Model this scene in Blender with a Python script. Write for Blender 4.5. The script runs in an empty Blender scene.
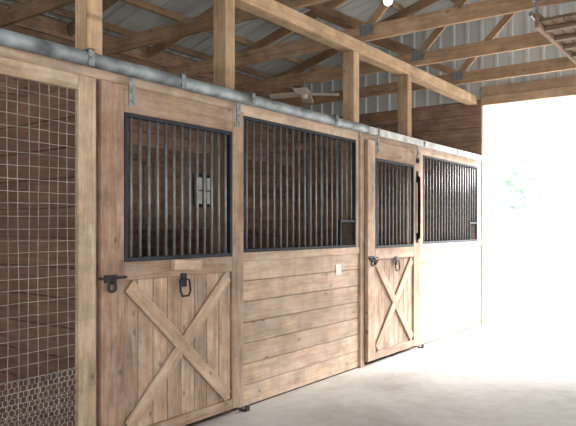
import bpy, bmesh, math, random
from mathutils import Vector, Matrix
random.seed(7)
S = bpy.context.scene
C = S.collection
S.view_settings.view_transform = 'Standard'
S.view_settings.exposure = 0.0

# ---------------------------------------------------------------- helpers
OFF = {}
def lin(c):
    return tuple(((x/255)/12.92 if x/255 <= .04045 else ((x/255+.055)/1.055)**2.4) for x in c) + (1,)

def tag(o, label, cat, group=None):
    o['label'] = label; o['category'] = cat
    if group: o['group'] = group
    return o
def thing(name, loc, label, cat, group=None):
    o = bpy.data.objects.new(name, None); C.objects.link(o)
    o.location = loc; o.empty_display_size = .1
    OFF[o.name] = Vector(loc)
    return tag(o, label, cat, group)

class MB:
    def __init__(s):
        s.v = []; s.f = []; s.g = []; s.t = []
    def box(s, lo, hi, bev=.003, tone=None):
        lo = Vector(lo); hi = Vector(hi)
        return s.obox((lo+hi)/2, [(hi[i]-lo[i])/2 for i in range(3)], Matrix.Identity(3), bev, tone)
    def obox(s, c, h, R, bev=.003, tone=None):
        base = len(s.v)
        bev = min(bev, min(h)*.45)
        order = sorted(range(3), key=lambda i: -h[i])
        off = Vector((random.uniform(0, 30), random.uniform(0, 30), random.uniform(0, 30)))
        tone = random.random() if tone is None else tone
        cs = [(x, y, z) for x in (-1, 1) for y in (-1, 1) for z in (-1, 1)]
        for cn in cs:
            for k in range(3):
                p = Vector([cn[i]*(h[i] if i == k else h[i]-bev) for i in range(3)])
                s.g.append(Vector((p[order[0]], p[order[1]], p[order[2]])) + off)
                s.t.append(tone)
                s.v.append(Vector(c) + R @ p)
        ix = {cn: i for i, cn in enumerate(cs)}
        def V(cn, k): return base + ix[tuple(cn)]*3 + k
        for k in range(3):
            i, j = [a for a in range(3) if a != k]
            for sg in (-1, 1):
                loop = []
                for a, b in ((-1, -1), (1, -1), (1, 1), (-1, 1)):
                    cn = [0, 0, 0]; cn[k] = sg; cn[i] = a; cn[j] = b
                    loop.append(V(cn, k))
                s.f.append(loop)
            for a in (-1, 1):
                for b in (-1, 1):
                    c1 = [0, 0, 0]; c1[i] = a; c1[j] = b; c1[k] = -1
                    c2 = list(c1); c2[k] = 1
                    s.f.append([V(c1, i), V(c2, i), V(c2, j), V(c1, j)])
        for cn in cs:
            s.f.append([V(cn, 0), V(cn, 1), V(cn, 2)])
        return s
    def beam(s, p0, p1, w, h, up=(0, 0, 1), bev=.003, tone=None):
        p0 = Vector(p0); p1 = Vector(p1)
        x = (p1-p0).normalized(); up = Vector(up)
        y = up.cross(x)
        if y.length < 1e-4: y = Vector((0, 1, 0)).cross(x)
        y.normalize(); z = x.cross(y)
        R = Matrix((x, y, z)).transposed()
        return s.obox((p0+p1)/2, [(p1-p0).length/2, w/2, h/2], R, bev, tone)
    def tube(s, pts, r, n=8, cap=True, closed=False):
        pts = [Vector(p) for p in pts]; N = len(pts); base = len(s.v)
        prev = None
        for i, p in enumerate(pts):
            a = pts[i-1] if (i > 0 or closed) else pts[i]
            b = pts[(i+1) % N] if (i < N-1 or closed) else pts[i]
            d = (b-a).normalized()
            if prev is None:
                u = d.orthogonal().normalized()
            else:
                u = (prev - d*prev.dot(d)).normalized()
            prev = u; w = d.cross(u)
            rr = r[i] if isinstance(r, (list, tuple)) else r
            for k in range(n):
                t = 2*math.pi*k/n
                q = p + (u*math.cos(t)+w*math.sin(t))*rr
                s.v.append(q); s.g.append(q.copy()); s.t.append(.5)
        M = N if closed else N-1
        for i in range(M):
            for k in range(n):
                a = base+i*n; b = base+((i+1) % N)*n
                s.f.append([a+k, a+(k+1) % n, b+(k+1) % n, b+k])
        if cap and not closed:
            s.f.append([base+k for k in range(n)][::-1])
            s.f.append([base+(N-1)*n+k for k in range(n)])
        return s
    def prism(s, prof, x0, x1):            # profile in (y,z) swept along x
        base = len(s.v); n = len(prof)
        for x in (x0, x1):
            for (y, z) in prof:
                q = Vector((x, y, z)); s.v.append(q); s.g.append(q.copy()); s.t.append(.5)
        for k in range(n):
            s.f.append([base+k, base+(k+1) % n, base+n+(k+1) % n, base+n+k])
        s.f.append([base+k for k in range(n)]); s.f.append([base+n+k for k in range(n)][::-1])
        return s
    def grid(s, rows):                      # list of rows of points
        base = len(s.v); n = len(rows[0])
        for r in rows:
            for p in r:
                q = Vector(p); s.v.append(q); s.g.append(q.copy()); s.t.append(.5)
        for i in range(len(rows)-1):
            for k in range(n-1):
                a = base+i*n+k
                s.f.append([a, a+1, a+n+1, a+n])
        return s
    def build(s, name, mat, parent=None, origin=None, smooth=False):
        if parent is not None: o0 = OFF[parent.name]
        else: o0 = Vector(origin) if origin is not None else Vector((0, 0, 0))
        me = bpy.data.meshes.new(name)
        me.from_pydata([tuple(v-o0) for v in s.v], [], s.f)
        bm = bmesh.new(); bm.from_mesh(me)
        bmesh.ops.recalc_face_normals(bm, faces=bm.faces); bm.to_mesh(me); bm.free()
        a = me.attributes.new('grain', 'FLOAT_VECTOR', 'POINT')
        a.data.foreach_set('vector', [x for g in s.g for x in g])
        a = me.attributes.new('tone', 'FLOAT', 'POINT')
        a.data.foreach_set('value', s.t)
        if smooth:
            for p in me.polygons: p.use_smooth = True
        me.materials.append(mat)
        o = bpy.data.objects.new(name, me); C.objects.link(o)
        if parent is not None: o.parent = parent
        else: o.location = o0
        OFF[o.name] = o0
        return o

# ---------------------------------------------------------------- materials
def nodes(name):
    m = bpy.data.materials.new(name); m.use_nodes = True
    nt = m.node_tree; b = nt.nodes['Principled BSDF']
    return m, nt, b
def N(nt, t, **kw):
    n = nt.nodes.new(t)
    for k, v in kw.items(): setattr(n, k, v)
    return n
def ramp(nt, stops):
    r = N(nt, 'ShaderNodeValToRGB'); e = r.color_ramp.elements
    e[0].position, e[0].color = stops[0]
    e[1].position, e[1].color = stops[-1]
    for p, c in stops[1:-1]:
        q = e.new(p); q.color = c
    return r

def wood(name, light, dark, rough=.75, var=.35, knots=True, stain=.35, wear=.0, wearcol=(200, 191, 178)):
    m, nt, b = nodes(name); L = nt.links.new
    at = N(nt, 'ShaderNodeAttribute', attribute_name='grain')
    tn = N(nt, 'ShaderNodeAttribute', attribute_name='tone')
    mp = N(nt, 'ShaderNodeMapping'); mp.inputs['Scale'].default_value = (1.2, 16, 16)
    L(at.outputs['Vector'], mp.inputs['Vector'])
    n1 = N(nt, 'ShaderNodeTexNoise'); n1.inputs['Scale'].default_value = 1.6; n1.inputs['Detail'].default_value = 6; n1.inputs['Distortion'].default_value = .6
    L(mp.outputs[0], n1.inputs['Vector'])
    mp2 = N(nt, 'ShaderNodeMapping'); mp2.inputs['Scale'].default_value = (3, 90, 90)
    L(at.outputs['Vector'], mp2.inputs['Vector'])
    n2 = N(nt, 'ShaderNodeTexNoise'); n2.inputs['Scale'].default_value = 1.5; n2.inputs['Detail'].default_value = 3
    L(mp2.outputs[0], n2.inputs['Vector'])
    n3 = N(nt, 'ShaderNodeTexNoise'); n3.inputs['Scale'].default_value = 3.4; n3.inputs['Detail'].default_value = 7; n3.inputs['Roughness'].default_value = .7
    L(at.outputs['Vector'], n3.inputs['Vector'])
    mix = N(nt, 'ShaderNodeMath', operation='MULTIPLY_ADD'); mix.inputs[1].default_value = .42
    L(n2.outputs['Fac'], mix.inputs[0]); 
    ma = N(nt, 'ShaderNodeMath', operation='MULTIPLY'); ma.inputs[1].default_value = .58
    L(n1.outputs['Fac'], ma.inputs[0]); L(ma.outputs[0], mix.inputs[2])
    r = ramp(nt, [(.31, lin(dark)), (.65, lin(light))]); L(mix.outputs[0], r.inputs[0])
    ta = N(nt, 'ShaderNodeMapRange'); ta.inputs['To Min'].default_value = 1-var; ta.inputs['To Max'].default_value = 1+var*.35
    L(tn.outputs['Fac'], ta.inputs['Value'])
    st = N(nt, 'ShaderNodeMapRange'); st.inputs['From Min'].default_value = .36; st.inputs['From Max'].default_value = .6
    st.inputs['To Min'].default_value = 1-stain; st.inputs['To Max'].default_value = 1.05
    L(n3.outputs['Fac'], st.inputs['Value'])
    mm = N(nt, 'ShaderNodeMath', operation='MULTIPLY'); L(ta.outputs[0], mm.inputs[0]); L(st.outputs[0], mm.inputs[1])
    last = mm
    if knots:
        mp3 = N(nt, 'ShaderNodeMapping'); mp3.inputs['Scale'].default_value = (1.6, 2.8, 1)
        L(at.outputs['Vector'], mp3.inputs['Vector'])
        vo = N(nt, 'ShaderNodeTexVoronoi', voronoi_dimensions='2D'); vo.inputs['Scale'].default_value = 1.0
        L(mp3.outputs[0], vo.inputs['Vector'])
        kr = N(nt, 'ShaderNodeMapRange'); kr.inputs['From Min'].default_value = .012; kr.inputs['From Max'].default_value = .05
        kr.inputs['To Min'].default_value = .52; kr.inputs['To Max'].default_value = 1
        L(vo.outputs['Distance'], kr.inputs['Value'])
        m2 = N(nt, 'ShaderNodeMath', operation='MULTIPLY'); L(mm.outputs[0], m2.inputs[0]); L(kr.outputs[0], m2.inputs[1])
        last = m2
    mc = N(nt, 'ShaderNodeMix', data_type='RGBA', blend_type='MULTIPLY'); mc.inputs['Factor'].default_value = 1
    cb = N(nt, 'ShaderNodeCombineColor')
    for i in range(3): L(last.outputs[0], cb.inputs[i])
    src = r.outputs[0]
    if wear > 0:
        mpw = N(nt, 'ShaderNodeMapping'); mpw.inputs['Scale'].default_value = (1.1, 5.5, 5.5)
        L(at.outputs['Vector'], mpw.inputs['Vector'])
        nw = N(nt, 'ShaderNodeTexNoise'); nw.inputs['Scale'].default_value = 2.4; nw.inputs['Detail'].default_value = 8; nw.inputs['Roughness'].default_value = .75
        L(mpw.outputs[0], nw.inputs['Vector'])
        wr = N(nt, 'ShaderNodeMapRange'); wr.inputs['From Min'].default_value = .45; wr.inputs['From Max'].default_value = .65; wr.inputs['To Max'].default_value = wear
        L(nw.outputs['Fac'], wr.inputs['Value'])
        mw = N(nt, 'ShaderNodeMix', data_type='RGBA'); mw.inputs['B'].default_value = lin(wearcol)
        L(wr.outputs[0], mw.inputs['Factor']); L(src, mw.inputs['A']); src = mw.outputs['Result']
    L(src, mc.inputs['A']); L(cb.outputs[0], mc.inputs['B'])
    L(mc.outputs['Result'], b.inputs['Base Color'])
    b.inputs['Roughness'].default_value = rough
    b.inputs['Specular IOR Level'].default_value = .2
    bp = N(nt, 'ShaderNodeBump'); bp.inputs['Strength'].default_value = .25; bp.inputs['Distance'].default_value = .003
    L(mix.outputs[0], bp.inputs['Height']); L(bp.outputs[0], b.inputs['Normal'])
    return m

def metal(name, c, rough=.5, metallic=.3, mottling=.15, scale=12, spec=.5):
    m, nt, b = nodes(name); L = nt.links.new
    tc = N(nt, 'ShaderNodeTexCoord')
    n = N(nt, 'ShaderNodeTexNoise'); n.inputs['Scale'].default_value = scale; n.inputs['Detail'].default_value = 5
    L(tc.outputs['Object'], n.inputs['Vector'])
    c = lin(c)
    d = tuple(x*(1-mottling*2) for x in c[:3])+(1,); h = tuple(min(1, x*(1+mottling)) for x in c[:3])+(1,)
    r = ramp(nt, [(.3, d), (.7, h)]); L(n.outputs['Fac'], r.inputs[0])
    L(r.outputs[0], b.inputs['Base Color'])
    b.inputs['Roughness'].default_value = rough; b.inputs['Metallic'].default_value = metallic
    b.inputs['Specular IOR Level'].default_value = spec
    return m

W_PANEL = wood('wood_panel', (203, 176, 152), (166, 139, 117), var=.28, stain=.3, wear=.45)
W_DOOR = wood('wood_door', (188, 159, 135), (148, 120, 99), var=.3, stain=.34, wear=.42)
W_BRACE = wood('wood_brace', (194, 166, 141), (155, 128, 106), var=.15, stain=.32, wear=.4)
W_JAMB = wood('wood_jamb', (175, 142, 120), (130, 101, 84), var=.15, stain=.4, wear=.33)
W_POST = wood('wood_post', (194, 163, 129), (154, 125, 96), var=.2, stain=.3, wear=.25)
W_TRUSS = wood('wood_truss', (178, 147, 115), (130, 104, 79), var=.42, stain=.32, wear=.18)
W_GLARE = wood('wood_glare', (248, 242, 232), (232, 224, 212), var=.05, stain=.05, knots=False)  # doorway jamb colour whitened to imitate the glare
W_HEAD = wood('wood_header', (188, 160, 131), (154, 127, 101), var=.25, stain=.25, wear=.3)
W_FRAME = wood('wood_gate_frame', (194, 170, 142), (152, 129, 104), var=.15, stain=.36, wear=.35)
W_OLD = wood('wood_old_planks', (168, 135, 111), (122, 94, 77), var=.36, stain=.32, wear=.2)
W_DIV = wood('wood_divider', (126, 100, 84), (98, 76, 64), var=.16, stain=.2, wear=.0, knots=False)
W_RACK = wood('wood_rack', (138, 114, 92), (98, 79, 63), var=.25, stain=.35, wear=.15)
M_BLACK = metal('black_steel', (34, 38, 46), .6, .1, .2, 12, .3)
M_IRON = metal('dark_iron', (58, 56, 56), .6, .2, .3, 30, .3)
M_BAR = metal('bar_steel', (118, 117, 117), .42, .3, .2)
M_RAIL = metal('painted_rail', (134, 142, 144), .58, .25, .34, 7)
M_RAILW = metal('pale_rail', (192, 191, 186), .6, .1, .18, 9)
M_GALV = metal('galvanised', (134, 137, 137), .5, .5, .2, 30)
M_WIRE = metal('gate_wire', (140, 132, 125), .6, .1, .25, 5, .3)
M_WIREG = metal('grey_wire', (190, 188, 186), .5, .1, .15, 14)
M_ROOF = metal('roof_sheet', (182, 185, 182), .55, .1, .1, 2)
M_SIDE = metal('siding_sheet', (202, 205, 203), .55, .1, .06, 2)
M_PAPER = metal('paper', (214, 203, 190), .8, 0, .03)
M_FAN = metal('fan_blade', (196, 186, 173), .6, 0, .08)
M_PLASTIC = metal('black_plastic', (20, 20, 22), .85, 0, .2, 12, .1)
M_INFILL = metal('shade_infill', (48, 38, 32), .9, 0, .25, 10, .05)

def floor_mat():
    m, nt, b = nodes('concrete'); L = nt.links.new
    tc = N(nt, 'ShaderNodeTexCoord')
    n = N(nt, 'ShaderNodeTexNoise'); n.inputs['Scale'].default_value = .85; n.inputs['Detail'].default_value = 8; n.inputs['Roughness'].default_value = .64; n.inputs['Distortion'].default_value = .3
    n2 = N(nt, 'ShaderNodeTexNoise'); n2.inputs['Scale'].default_value = 8; n2.inputs['Detail'].default_value = 7; n2.inputs['Roughness'].default_value = .6
    L(tc.outputs['Object'], n.inputs['Vector']); L(tc.outputs['Object'], n2.inputs['Vector'])
    r = ramp(nt, [(.34, lin((164, 158, 152))), (.5, lin((186, 181, 176))), (.66, lin((198, 194, 190)))]); L(n.outputs['Fac'], r.inputs[0])
    r2 = ramp(nt, [(.32, (.80, .79, .78, 1)), (.6, (1, 1, 1, 1))]); L(n2.outputs['Fac'], r2.inputs[0])
    mc = N(nt, 'ShaderNodeMix', data_type='RGBA', blend_type='MULTIPLY'); mc.inputs['Factor'].default_value = .6
    L(r.outputs[0], mc.inputs['A']); L(r2.outputs[0], mc.inputs['B']); L(mc.outputs['Result'], b.inputs['Base Color'])
    b.inputs['Roughness'].default_value = .65
    bp = N(nt, 'ShaderNodeBump'); bp.inputs['Strength'].default_value = .12; bp.inputs['Distance'].default_value = .006
    L(n2.outputs['Fac'], bp.inputs['Height']); L(bp.outputs[0], b.inputs['Normal'])
    return m
M_FLOOR = floor_mat()
M_GROUND = metal('gravel', (226, 224, 219), .9, 0, .06, 6)
M_EARTH = metal('stall_earth', (120, 98, 80), .95, 0, .2, 8)
def pane_mat():  # half-clear grey pane added to dim the bright window
    m, nt, b = nodes('dimming_pane'); L = nt.links.new
    tr = N(nt, 'ShaderNodeBsdfTransparent'); tr.inputs['Color'].default_value = (.7, .72, .69, 1)
    tc = N(nt, 'ShaderNodeTexCoord'); n = N(nt, 'ShaderNodeTexNoise'); n.inputs['Scale'].default_value = 5
    L(tc.outputs['Object'], n.inputs['Vector'])
    r = ramp(nt, [(.3, lin((150, 140, 125))), (.7, lin((176, 168, 155)))]); L(n.outputs['Fac'], r.inputs[0]); L(r.outputs[0], b.inputs['Base Color'])
    mx = N(nt, 'ShaderNodeMixShader'); mx.inputs[0].default_value = .62
    L(tr.outputs[0], mx.inputs[1]); L(b.outputs[0], mx.inputs[2]); L(mx.outputs[0], nt.nodes['Material Output'].inputs['Surface'])
    return m
M_PANE = pane_mat()

# ---------------------------------------------------------------- camera
cam = bpy.data.cameras.new('camera'); co = bpy.data.objects.new('camera', cam); C.objects.link(co)
co.location = (0, -3.45, 1.5)
TH = math.radians(36.2)
co.rotation_euler = (math.pi/2, 0, TH - math.pi/2)
cam.sensor_width = 36; cam.lens = 40; cam.shift_y = 15/576
cam.clip_start = .05; cam.clip_end = 300
S.camera = co

# ---------------------------------------------------------------- setting
XE = 9.8                 # end wall
YB = 3.6                 # back wall
def roof_z(y):
    return 4.15 + .28*((3.6-y) if y > -1.8 else (y+7.2))
def struct(o):
    o['kind'] = 'structure'; return o

struct(MB().box((-5, -9, -.2), (XE, .0, 0), 0).build('floor', M_FLOOR))
struct(MB().box((-5, .0, -.2), (XE, YB+.1, -.002), 0).build('floor_stalls', M_EARTH))
struct(MB().box((XE, -60, -.25), (90, 40, -.03), 0).build('ground', M_GROUND))

WX0, WX1, WZ0, WZ1 = 7.18, 7.58, 1.88, 2.30
XB = XE+.06
b = MB(); z = 0; ph = .205
while z < 4.08:
    z1 = z+ph-.009
    if z1 > WZ0 and z < WZ1:
        b.box((-4, YB, z), (WX0, YB+.03, z1)); b.box((WX1, YB, z), (XB, YB+.03, z1))
    else:
        b.box((-4, YB, z), (2.9, YB+.03, z1)); b.box((2.9, YB, z), (XB, YB+.03, z1))
    z += ph
b.box((-4, YB+.03, 0), (WX0, YB+.05, 4.13), 0, .1); b.box((WX1, YB+.03, 0), (XB, YB+.05, 4.13), 0, .1)
b.box((WX0, YB+.03, 0), (WX1, YB+.05, WZ0), 0, .1); b.box((WX0, YB+.03, WZ1), (WX1, YB+.05, 4.13), 0, .1)
struct(b.build('wall_back', W_OLD))
b = MB()
for (lo, hi) in (((WX0-.05, YB-.02, WZ0-.05), (WX1+.05, YB, WZ0)), ((WX0-.05, YB-.02, WZ1), (WX1+.05, YB, WZ1+.05)),
                 ((WX0-.05, YB-.02, WZ0), (WX0, YB, WZ1)), ((WX1, YB-.02, WZ0), (WX1+.05, YB, WZ1))):
    b.box(lo, hi)
o = struct(b.build('window_1', M_IRON))
b = MB()
x = (WX0+WX1)/2; b.box((x-.01, YB+.006, WZ0), (x+.01, YB+.026, WZ1))
b.box((WX0, YB+.006, 2.08), (WX1, YB+.026, 2.10))
b.build('window_bars', M_BLACK, o)
MB().box((WX0, YB+.03, WZ0), (WX1, YB+.036, WZ1), 0).build('window_dim_pane', M_PANE, o)

b = MB(); z = 0
while z < 3.4:
    b.box((XE, .0, z), (XE+.03, YB, min(z+ph-.006, 3.5))); z += ph
b.box((XE+.03, 0, 0), (XE+.05, YB, 3.5), 0, .1)
b.box((XE, -7.2, 0), (XE+.05, -3.5, 3.68), .003, .4)
struct(b.build('wall_right', W_OLD))
b = MB()
b.box((XE-.02, -3.5, 3.40), (XE+.05, .0, 3.535), .003, .8); b.box((XE-.015, -3.5, 3.54), (XE+.045, .0, 3.68), .003, .3)
struct(b.build('trim_1', W_HEAD))
struct(MB().box((XE, -.03, 0), (XE+.12, .0, 3.40), .004, .9).build('trim_2', W_GLARE))
b = MB(); pitch = .23
y = YB+.06; ys = []
while y > -7.2:
    ys += [(y, 0), (y-.15, 0), (y-.17, .022), (y-.21, .022)]; y -= pitch
b.grid([[(XE+.055-d, yy, 3.5 if yy > 0 else 3.66) for yy, d in ys], [(XE+.055-d, yy, roof_z(yy)) for yy, d in ys]])
struct(b.build('wall_right_siding', M_SIDE))

b = MB(); xs = []; x = -5
while x < XE+.5:
    xs += [(x, 0), (x+.15, 0), (x+.17, .022), (x+.21, .022)]; x += pitch
for ya, yb in ((3.95, -1.8), (-7.55, -1.8)):
    b.grid([[(xx, yy, roof_z(yy)-d) for xx, d in xs] for yy in (ya, (ya+yb)/2, yb)])
ceil = struct(b.build('ceiling', M_ROOF))
for k in range(9):
    y = 3.4-k*.62
    zz = roof_z(y)-.025
    MB().beam((-5, y, zz-.045), (XE, y, zz-.045), .04, .085, tone=random.uniform(.0, .6)).build('purlin', W_TRUSS, ceil)
for k in range(3):
    y = -2.2-k*.62; zz = roof_z(y)-.025
    MB().beam((-5, y, zz-.045), (XE, y, zz-.045), .04, .085).build('purlin', W_TRUSS, ceil)

# ---------------------------------------------------------------- trusses
ords = ['first', 'second', 'third', 'fourth', 'fifth', 'sixth', 'seventh']
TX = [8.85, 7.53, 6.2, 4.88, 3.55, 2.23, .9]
for i, x in enumerate(TX):
    t = thing('roof_truss', (x, -1.8, 3.56), 'unpainted timber roof truss across the aisle, %s from the bright doorway end' % ords[i], 'roof truss', 'timber roof trusses')
    th = .045
    tn = (.8, .95, .95, .4, .15, .1, .1)[i]  # tones drop away from the doorway, painting in the roof's deeper shade
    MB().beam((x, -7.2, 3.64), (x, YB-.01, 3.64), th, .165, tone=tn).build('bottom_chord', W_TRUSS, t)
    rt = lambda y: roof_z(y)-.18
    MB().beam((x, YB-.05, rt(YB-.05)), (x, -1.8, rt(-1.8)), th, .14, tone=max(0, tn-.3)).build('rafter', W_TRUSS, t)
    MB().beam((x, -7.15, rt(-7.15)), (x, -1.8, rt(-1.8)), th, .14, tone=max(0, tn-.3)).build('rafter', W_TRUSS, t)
    for sg in (1, -1):
        Y = lambda d: -1.8+sg*d
        for (a, c) in (((Y(1.8), 3.70), (Y(0.04), rt(-1.8)-.06)), ((Y(1.8), 3.70), (Y(3.3), rt(Y(3.3))-.06))):
            MB().beam((x, a[0], a[1]), (x, c[0], c[1]), th*.9, .09, up=(0, .3, 1)).build('web', W_TRUSS, t)
    for yy in (0, -3.6):
        MB().box((x-.026, yy-.09, 3.62), (x+.026, yy+.09, 3.74), .001).build('gusset_plate', M_GALV, t)

# ---------------------------------------------------------------- posts and plate
pl = ['beside the wire mesh gate', 'between the near door and the planks', 'left of the farther stall door', 'right of the farther stall door']
for (x0, x1), lb in zip(((2.59, 2.71), (3.93, 4.05), (6.0, 6.12), (7.32, 7.44)), pl):
    tag(MB().box((x0, .06, 0), (x1, .20, 3.42), .006).build('wooden_post', W_POST, None, ((x0+x1)/2, .13, 0)),
        'square wooden post rising above the stall front %s' % lb, 'post', 'posts along the stall front')
tag(MB().box((-1, .055, 3.42), (XE-.03, .205, 3.555), .005, .8).build('plate_beam', W_POST, None, (4, .13, 3.42)),
    'long level timber beam lying on the post tops along the stalls', 'beam')

# ---------------------------------------------------------------- track rails
def track(x0, x1, zc, hz, yc, hy, ch, mat, label, brk):
    t = thing('door_track', ((x0+x1)/2, yc, zc-hz), label, 'door track')
    if ch is None:
        prof = [(yc+hy*math.cos(a), zc+hz*math.sin(a)) for a in [2*math.pi*k/24 for k in range(24)]]
        o = MB().prism(prof, x0, x1).build('rail', mat, t)
        for p in o.data.polygons: p.use_smooth = len(p.vertices) == 4
    else:
        prof = [(yc-hy, zc-hz+ch), (yc-hy+ch, zc-hz), (yc+hy-ch, zc-hz), (yc+hy, zc-hz+ch), (yc+hy, zc+hz-ch), (yc+hy-ch, zc+hz), (yc-hy+ch, zc+hz), (yc-hy, zc+hz-ch)]
        MB().prism(prof, x0, x1).build('rail', mat, t)
    for x in brk:
        b = MB().box((x-.022, yc-hy-.006, zc-hz-.006), (x+.022, yc-hy, zc+hz+.008), .001)
        b.box((x-.022, yc-hy-.006, zc+hz), (x+.022, -.003, zc+hz+.008), .001)
        b.tube([(x, yc-hy-.014, zc), (x, yc-hy-.005, zc)], .011, 8)
        b.build('bracket', M_GALV, t)
track(.6, 6.06, 2.566, .046, -.051, .046, None, M_RAIL, 'long weathered blue grey pipe rail above near sliding door and middle planks', (1.6, 2.5, 3.3, 4.1, 5.4))
track(6.09, 9.62, 2.562, .038, -.05, .034, .006, M_RAILW, 'pale boxy rail above the farther door running to the bright doorway', (6.3, 7.5, 8.6))

# ---------------------------------------------------------------- grille
def grille(parent, x0, x1, z0, z1, y, n, fw=.028, skip=None, r=.0105):
    b = MB()
    b.box((x0, y-.02, z0), (x1, y+.02, z0+fw)); b.box((x0, y-.02, z1-fw), (x1, y+.02, z1))
    b.box((x0, y-.02, z0+fw), (x0+fw, y+.02, z1-fw)); b.box((x1-fw, y-.02, z0+fw), (x1, y+.02, z1-fw))
    g = b.build('grille', M_BLACK, parent)
    for k in range(n):
        x = x0+fw+(x1-x0-2*fw)*(k+.5)/n
        zb = z0+fw
        if skip and skip[0] < x < skip[1]: zb = skip[2]
        MB().tube([(x, y, zb), (x, y, z1-fw)], r, 10).build('bar', M_BAR, g, smooth=True)
    return g

# ---------------------------------------------------------------- sliding doors
def door(x0, x1, gx0, gx1, zt, nb, label, near):
    zb = .05
    t = thing('stall_door', ((x0+x1)/2, -.045, zb), label, 'stall door', 'sliding stall doors')
    yf, yb_ = -.066, -.026
    pb = .13
    MB().box((x0, yf, zb), (gx0, yb_, zt), .004).build('stile', W_JAMB if near else W_DOOR, t)
    MB().box((gx1, yf, zb), (x1, yb_, zt), .004).build('stile', W_DOOR, t)
    MB().box((gx0, yf, 2.27), (gx1, yb_, zt), .004).build('top_rail', W_DOOR, t)
    MB().box((gx0, yf, 1.15), (gx1, yb_, 1.275), .004).build('middle_rail', W_DOOR, t)
    MB().box((gx0, yf, zb), (gx1, yb_, pb), .004).build('bottom_rail', W_DOOR, t)
    n = 8; b = MB(); w = (gx1-gx0)/n
    for k in range(n):
        b.box((gx0+k*w+.002, -.044, pb), (gx0+(k+1)*w-.002, -.028, 1.15), .003)
    b.build('board_panel', W_DOOR, t)
    MB().beam((gx0+.045, -.057, pb+.035), (gx1-.045, -.057, 1.15-.035), .018, .1, up=(0, 0, 1), tone=.8).build('cross_brace', W_BRACE, t)
    MB().beam((gx0+.045, -.0575, 1.15-.035), (gx1-.045, -.0575, pb+.035), .018, .1, up=(0, 0, 1), tone=.6).build('cross_brace', W_BRACE, t)
    grille(t, gx0, gx1, 1.275, 2.27, -.05, nb, r=.0115 if near else .010)
    for x in ((gx0+.06), (x1-.07)):
        b = MB().box((x-.025, yf-.008, zt-.13), (x+.025, yf, zt+(.055 if near else .04)), .001)
        for zz in (zt-.1, zt-.04):
            b.tube([(x, yf-.016, zz), (x, yf-.006, zz)], .010, 8)
        b.build('hanger', M_GALV, t)
    lx = x0+.02; lz = 1.17
    b = MB().box((lx, yf-.008, lz-.026), (lx+.10, yf, lz+.026), .002)
    b.tube([(lx-.05, yf-.018, lz+.006), (lx+.17, yf-.018, lz+.006)], .008, 8)
    b.tube([(lx+.06, yf-.018, lz+.006), (lx+.06, yf-.04, lz-.01), (lx+.06, yf-.045, lz-.07)], .008, 8)
    b.tube([(lx+.055+.03*math.cos(a), yf-.018, lz-.055+.03*math.sin(a)) for a in [2*math.pi*k/12 for k in range(12)]], .008, 6, closed=True)
    b.build('latch', M_IRON, t)
    hx = gx0+(gx1-gx0)*.5; hz = 1.09
    b = MB().box((hx-.03, -.074, hz-.02), (hx+.03, yf, hz+.08), .002)
    b.tube([(hx-.045, -.082, hz+.03), (hx-.05, -.09, hz-.05), (hx-.03, -.09, hz-.085), (hx+.03, -.09, hz-.085), (hx+.05, -.09, hz-.05), (hx+.045, -.082, hz+.03), (hx, -.082, hz+.04)], .008, 8, closed=True)
    b.build('ring_handle', M_BLACK, t)
    return t
d1 = door(2.60, 4.01, 2.785, 3.87, 2.45, 13, 'nearer sliding stall door with cross braced wooden lower half', True)
MB().beam((3.20, -.089, 1.238), (3.48, -.089, 1.225), .044, .075, tone=.8).build('wood_block', W_BRACE, d1)
d2 = door(6.09, 7.43, 6.255, 7.235, 2.46, 10, 'farther sliding stall door with cross braced lower half and pale top rail', False)
hx_ = 7.325
b = MB().tube([(hx_, -.066, 2.14), (hx_, -.092, 2.12), (hx_, -.094, 1.75), (hx_, -.092, 1.38), (hx_, -.066, 1.36)], [.014, .018, .02, .018, .014], 10)
b.box((hx_-.025, -.074, 2.06), (hx_+.025, -.066, 2.20), .002); b.box((hx_-.025, -.074, 1.32), (hx_+.025, -.066, 1.44), .002)
b.build('pull_handle', M_PLASTIC, d2, smooth=False)
MB().box((7.30, -.078, 2.30), (7.37, -.066, 2.36), .002).tube([(7.335, -.09, 2.33), (7.335, -.076, 2.33)], .02, 10).build('catch_plate', M_BLACK, d2)

# ---------------------------------------------------------------- fixed panels
def panel(x0, x1, nb, label, mat, gl, gr):
    t = thing('stall_partition', ((x0+x1)/2, .02, 0), label, 'stall wall', 'fixed stall fronts')
    MB().box((x0, .0, 2.44), (x1, .04, 2.60), .003, .8).build('header_board', W_PANEL, t)
    MB().box((x0, -.012, 1.225), (x1, .045, 1.295), .003, .7).build('cap_rail', W_PANEL, t)
    MB().box((x0, .0, 1.295), (x0+gl, .04, 2.44), .003, .8).build('side_board', W_PANEL, t)
    MB().box((x1-gr, .0, 1.295), (x1, .04, 2.44), .003, .8).build('side_board', W_PANEL, t)
    b = MB(); n = 7; hh = 1.225/n
    for k in range(n):
        b.box((x0, .0, k*hh+.01), (x1, .04, (k+1)*hh+.006), .004)
    b.build('plank_wall', mat, t)
    e = x1-gr
    grille(t, x0+gl, e, 1.295, 2.44, .02, nb, skip=(e-.31, x1, 1.58))
    fx0, fx1 = e-.31, e-.028
    b = MB().box((fx0-.012, .0, 1.56), (fx1, .04, 1.585)); b.box((fx0-.012, .0, 1.323), (fx0+.012, .04, 1.56))
    b.build('feed_opening_frame', M_BLACK, t)
    MB().box((fx0+.012, .018, 1.323), (fx1, .036, 1.56), .002, .0).build('feed_shade_infill', M_INFILL, t)  # dark sheet standing in for the shaded inside of the feed opening
    return t
panel(4.02, 6.0, 19, 'fixed plank stall front between the two sliding doors', W_PANEL, .05, .05)
panel(7.45, 9.79, 20, 'fixed plank stall front beside the bright doorway', W_PANEL, .19, .16)
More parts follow.
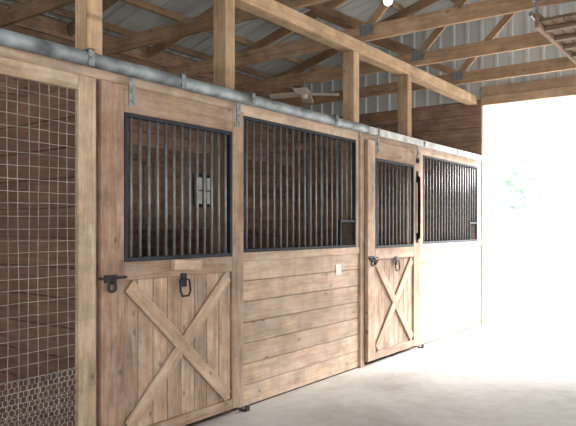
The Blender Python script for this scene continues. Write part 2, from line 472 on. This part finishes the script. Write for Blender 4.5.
for (x0, x1, lb) in ((.6, 4.0, 'plain header board behind the rail above the nearer door'), (6.02, 7.43, 'plain header board behind the rail above the farther door')):
    tag(MB().box((x0, .0, 2.46), (x1, .04, 2.60), .003, .5).build('header_board', W_PANEL, None, ((x0+x1)/2, .02, 2.46)), lb, 'board')
tag(MB().box((2.575, -.024, 0), (2.70, .05, 2.46), .004, .5).build('door_jamb', W_JAMB, None, (2.64, .01, 0)), 'wide reddish brown jamb board between mesh gate and nearer door', 'door jamb')
tag(MB().box((6.0, -.024, 0), (6.085, .05, 2.5), .004, .8).build('door_jamb', W_DOOR, None, (6.04, .01, 0)), 'narrow jamb board left of the farther door, ending the planks', 'door jamb')

# ---------------------------------------------------------------- mesh gate, left
t = thing('mesh_gate', (1.9, -.03, .04), 'tall wood framed wire mesh gate at far left of the stalls', 'gate')
gx0, gx1 = 1.2, 2.565
SW = .13
MB().box((gx0, -.06, .04), (gx0+SW, -.02, 2.455), .004).build('stile', W_FRAME, t)
MB().box((gx1-SW, -.06, .04), (gx1, -.02, 2.455), .004, .8).build('stile', W_FRAME, t)
MB().box((gx0+SW, -.06, 2.36), (gx1-SW, -.02, 2.455), .004, .8).build('rail', W_FRAME, t)
MB().box((gx0+SW, -.06, .04), (gx1-SW, -.02, .13), .004, .8).build('rail', W_FRAME, t)
b = MB()
J = lambda a: random.uniform(-a, a)
xa, xr = gx0+SW, gx1-SW
nv = 17
for i in range(nv+1):
    x = xa+(xr-xa)*i/nv; ph1 = random.uniform(0, 6)
    b.tube([(x+.005*math.sin(z*2.7+ph1)+J(.0015), -.038, z) for z in [.12+.113*k for k in range(21)]], .0026, 4)
z = .13
while z < 2.37:
    ph1 = random.uniform(0, 6)
    b.tube([(xx, -.0435, z+.005*math.sin(xx*4+ph1)+J(.0016)) for xx in [xa+(xr-xa)*k/14 for k in range(15)]], .0026, 4); z += .072
b.build('wire_mesh', M_WIRE, t)
# fine hexagonal netting over the lower part of the gate
b = MB(); hc = .021
row = 0; z = .125
while z < .64:
    x = xa+(hc*.87 if row % 2 else 0)
    while x < xr-hc:
        yy = -.064-.006*math.sin(x*9+z*5)
        a0 = (x-hc*.87, yy, z+hc*.25+J(.002)); a1 = (x, yy, z-hc*.25+J(.002)); a2 = (x+hc*.87, yy, z+hc*.25+J(.002)); a3 = (x, yy, z-hc*1.25)
        if a0[0] > xa-.01:
            b.tube([a0, a1], .0012, 3, cap=False)
        b.tube([a1, a2], .0012, 3, cap=False)
        b.tube([a1, a3], .0015, 3, cap=False)
        x += hc*1.74
    z += hc*1.5; row += 1
b.build('chicken_wire', M_WIREG, t)

# ---------------------------------------------------------------- dividers inside stalls
def divider(x, solid, label, mat):
    t = thing('stall_divider', (x, 1.9, 0), label, 'stall divider')
    b = MB(); z = .0
    while z < solid-.05:
        b.box((x-.02, .215, z), (x+.02, YB-.01, z+.200), .003); z += .205
    b.build('plank_wall', mat, t)
    if solid < 2:
        MB().box((x-.03, .215, z), (x+.03, YB-.01, z+.05)).build('cap_rail', W_OLD, t)
        MB().box((x-.02, .215, 2.4), (x+.02, YB-.01, 2.47)).build('top_rail', W_OLD, t)
        y = .3
        while y < YB-.05:
            MB().tube([(x, y, z+.05), (x, y, 2.4)], .0085, 8).build('bar', M_BAR, t, smooth=True); y += .2
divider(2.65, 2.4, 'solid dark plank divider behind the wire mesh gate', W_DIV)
divider(6.06, 1.3, 'barred plank divider behind the two sliding door bays', W_OLD)

# ---------------------------------------------------------------- small things
tag(MB().box((5.53, -.006, 1.02), (5.635, -.001, 1.13), .0005).build('paper_note', M_PAPER, None, (5.58, -.003, 1.02)), 'small pale tag fixed to the upper planks', 'note')
for x, lb in ((4.03, 'black metal floor guide at the foot of the nearer door'), (7.45, 'black metal floor guide at the foot of the farther door')):
    b = MB().box((x-.025, -.095, 0), (x+.025, -.02, .010), .002); b.box((x-.025, -.095, .010), (x+.025, -.088, .05), .002)
    b.tube([(x, -.077, .010), (x, -.077, .045)], .009, 10)
    tag(b.build('floor_guide', M_IRON, None, (x, -.06, 0)), lb, 'door guide')
fx, fy, fz = 7.42, 1.70, 3.37
t = thing('ceiling_fan', (fx, fy, fz-.1), 'small pale ceiling fan hanging over the stalls', 'ceiling fan')
MB().tube([(fx, fy, fz-.05), (fx, fy, fz-.04), (fx, fy, fz), (fx, fy, fz+.04), (fx, fy, fz+.05)], [.02, .045, .055, .045, .025], 16).build('motor', M_FAN, t, smooth=True)
MB().tube([(fx, fy, fz+.05), (fx, fy, fz+.20)], .012, 8).build('rod', M_GALV, t)
for k in range(4):
    a = math.radians(118+90*k); u = Vector((math.cos(a), math.sin(a), -.05)).normalized(); c = Vector((fx, fy, fz+.02))
    v = Vector((-math.sin(a), math.cos(a), .1)).normalized()
    w_ = u.cross(v).normalized(); v = w_.cross(u)
    R = Matrix((u, v, w_)).transposed()
    MB().obox(c+u*.26, [.23, .095, .008], R, .004).build('blade', M_FAN, t)
MB().box((fx-.02, fy-.1, fz+.20), (7.5075, fy+.1, fz+.23)).build('mount_board', W_TRUSS, t)
m, nt, bs = nodes('lit_bulb'); bs.inputs['Emission Color'].default_value = (1, .98, .94, 1); bs.inputs['Emission Strength'].default_value = 6
lx, ly, lz = 6.0, -.35, 3.82
t = thing('lamp_bulb', (lx, ly, lz), 'bare lit bulb high among the roof timbers', 'lamp')
MB().tube([(lx, ly, lz), (lx, ly, lz+.02), (lx, ly, lz+.06), (lx, ly, lz+.10), (lx, ly, lz+.13)], [.012, .04, .05, .04, .025], 14).build('bulb', m, t, smooth=True)
MB().tube([(lx, ly, lz+.13), (lx, ly, lz+.2)], .028, 12).build('socket', M_PLASTIC, t)
MB().tube([(lx, ly, lz+.2), (lx, ly, roof_z(ly)-.02)], .006, 6).build('cord', M_PLASTIC, t)
RZ = 3.28
t = thing('overhead_rack', (6.8, -2.1, RZ-.05), 'weathered brown slatted wooden rack with metal track hung under trusses over the aisle', 'rack')
b = MB()
for k in range(4):
    b.box((5.70, -2.33+k*.095, RZ-.012), (7.8, -2.24+k*.095, RZ+.015), .003, .1)
b.build('boards', W_RACK, t)
MB().box((5.70, -1.945, RZ-.06), (7.8, -1.91, RZ+.07), .003, .3).build('edge_board', W_OLD, t)
for xx in (5.9, 6.25, 6.6, 6.95, 7.3):
    MB().box((xx-.035, -2.33, RZ-.05), (xx+.035, -1.946, RZ-.014), .003).build('batten', W_RACK, t)
MB().tube([(5.67, -1.885, RZ+.06), (7.85, -1.885, RZ+.06)], .02, 10).build('track', M_GALV, t)
for xx in (6.165, 7.495):
    for yy in (-2.333, -1.905):
        MB().box((xx-.02, yy-.004, RZ-.02), (xx+.0125, yy, 3.715), .0005).build('strap', M_GALV, t)
b = MB().box((5.76, -1.905, RZ-.03), (5.84, -1.897, RZ+.28), .001)
b.tube([(5.80, -1.925, RZ+.25), (5.80, -1.865, RZ+.25)], .045, 14)
b.build('roller_bracket', M_GALV, t)

# ---------------------------------------------------------------- outside tree
def tree(loc, h, r, label):
    x, y = loc
    t = thing('tree', (x, y, -.03), label, 'tree')
    MB().tube([(x, y, -.03), (x+.05, y, h*.3), (x, y+.1, h*.6)], [.25, .2, .1], 10).build('trunk', M_TREEB, t)
    b = MB()
    for k in range(700):
        d = Vector((random.gauss(0, 1), random.gauss(0, 1), random.gauss(0, 1))).normalized()*(random.random()**.4)
        c = Vector((x, y, h*.58))+Vector((d.x*r, d.y*r, d.z*h*.42))
        R = Matrix.Rotation(random.uniform(0, 6), 3, 'Z') @ Matrix.Rotation(random.uniform(0, 3), 3, 'X')
        s_ = random.uniform(.2, .42); base = len(b.v)
        for q in ((-s_, 0, 0), (0, -s_*.5, .05), (s_, 0, 0), (0, s_*.5, .05)):
            p = c+R @ Vector(q); b.v.append(p); b.g.append(p.copy()); b.t.append(.5)
        b.f.append([base, base+1, base+2, base+3])
    b.build('foliage', M_LEAF, t)
def leaf_mat():
    m, nt, b = nodes('glare_leaf'); L = nt.links.new
    tc = N(nt, 'ShaderNodeTexCoord'); n = N(nt, 'ShaderNodeTexNoise'); n.inputs['Scale'].default_value = 1.2
    L(tc.outputs['Object'], n.inputs['Vector'])
    r = ramp(nt, [(.3, (.40, .47, .42, 1)), (.7, (.46, .53, .48, 1))]); L(n.outputs['Fac'], r.inputs[0])  # leaf colour paled to imitate overexposed daylight
    L(r.outputs[0], b.inputs['Base Color']); b.inputs['Roughness'].default_value = .9; b.inputs['Specular IOR Level'].default_value = 0
    tr = N(nt, 'ShaderNodeBsdfTransparent')  # see-through mix washes the leaves out like haze
    m2 = N(nt, 'ShaderNodeMixShader'); m2.inputs[0].default_value = .25
    L(b.outputs[0], m2.inputs[1]); L(tr.outputs[0], m2.inputs[2]); L(m2.outputs[0], nt.nodes['Material Output'].inputs['Surface'])
    return m
M_LEAF = leaf_mat()
M_TREEB = metal('glare_bark', (205, 203, 200), .9, 0, .04, 4)  # bark whitened to imitate the same outdoor glare
tree((34, 6.6), 6.5, 2.6, 'tree in glare-paled colours outside the bright doorway')

# ---------------------------------------------------------------- light
w = bpy.data.worlds.new('World'); S.world = w; w.use_nodes = True
bg = w.node_tree.nodes['Background']; bg.inputs['Color'].default_value = (.98, .99, 1, 1); bg.inputs['Strength'].default_value = 2.1
sun = bpy.data.lights.new('sun', 'SUN'); so = bpy.data.objects.new('sun', sun); C.objects.link(so)
sun.energy = 26; sun.angle = math.radians(40)
dirv = Vector((-1, .70, -.92)); so.rotation_euler = dirv.to_track_quat('-Z', 'Y').to_euler()
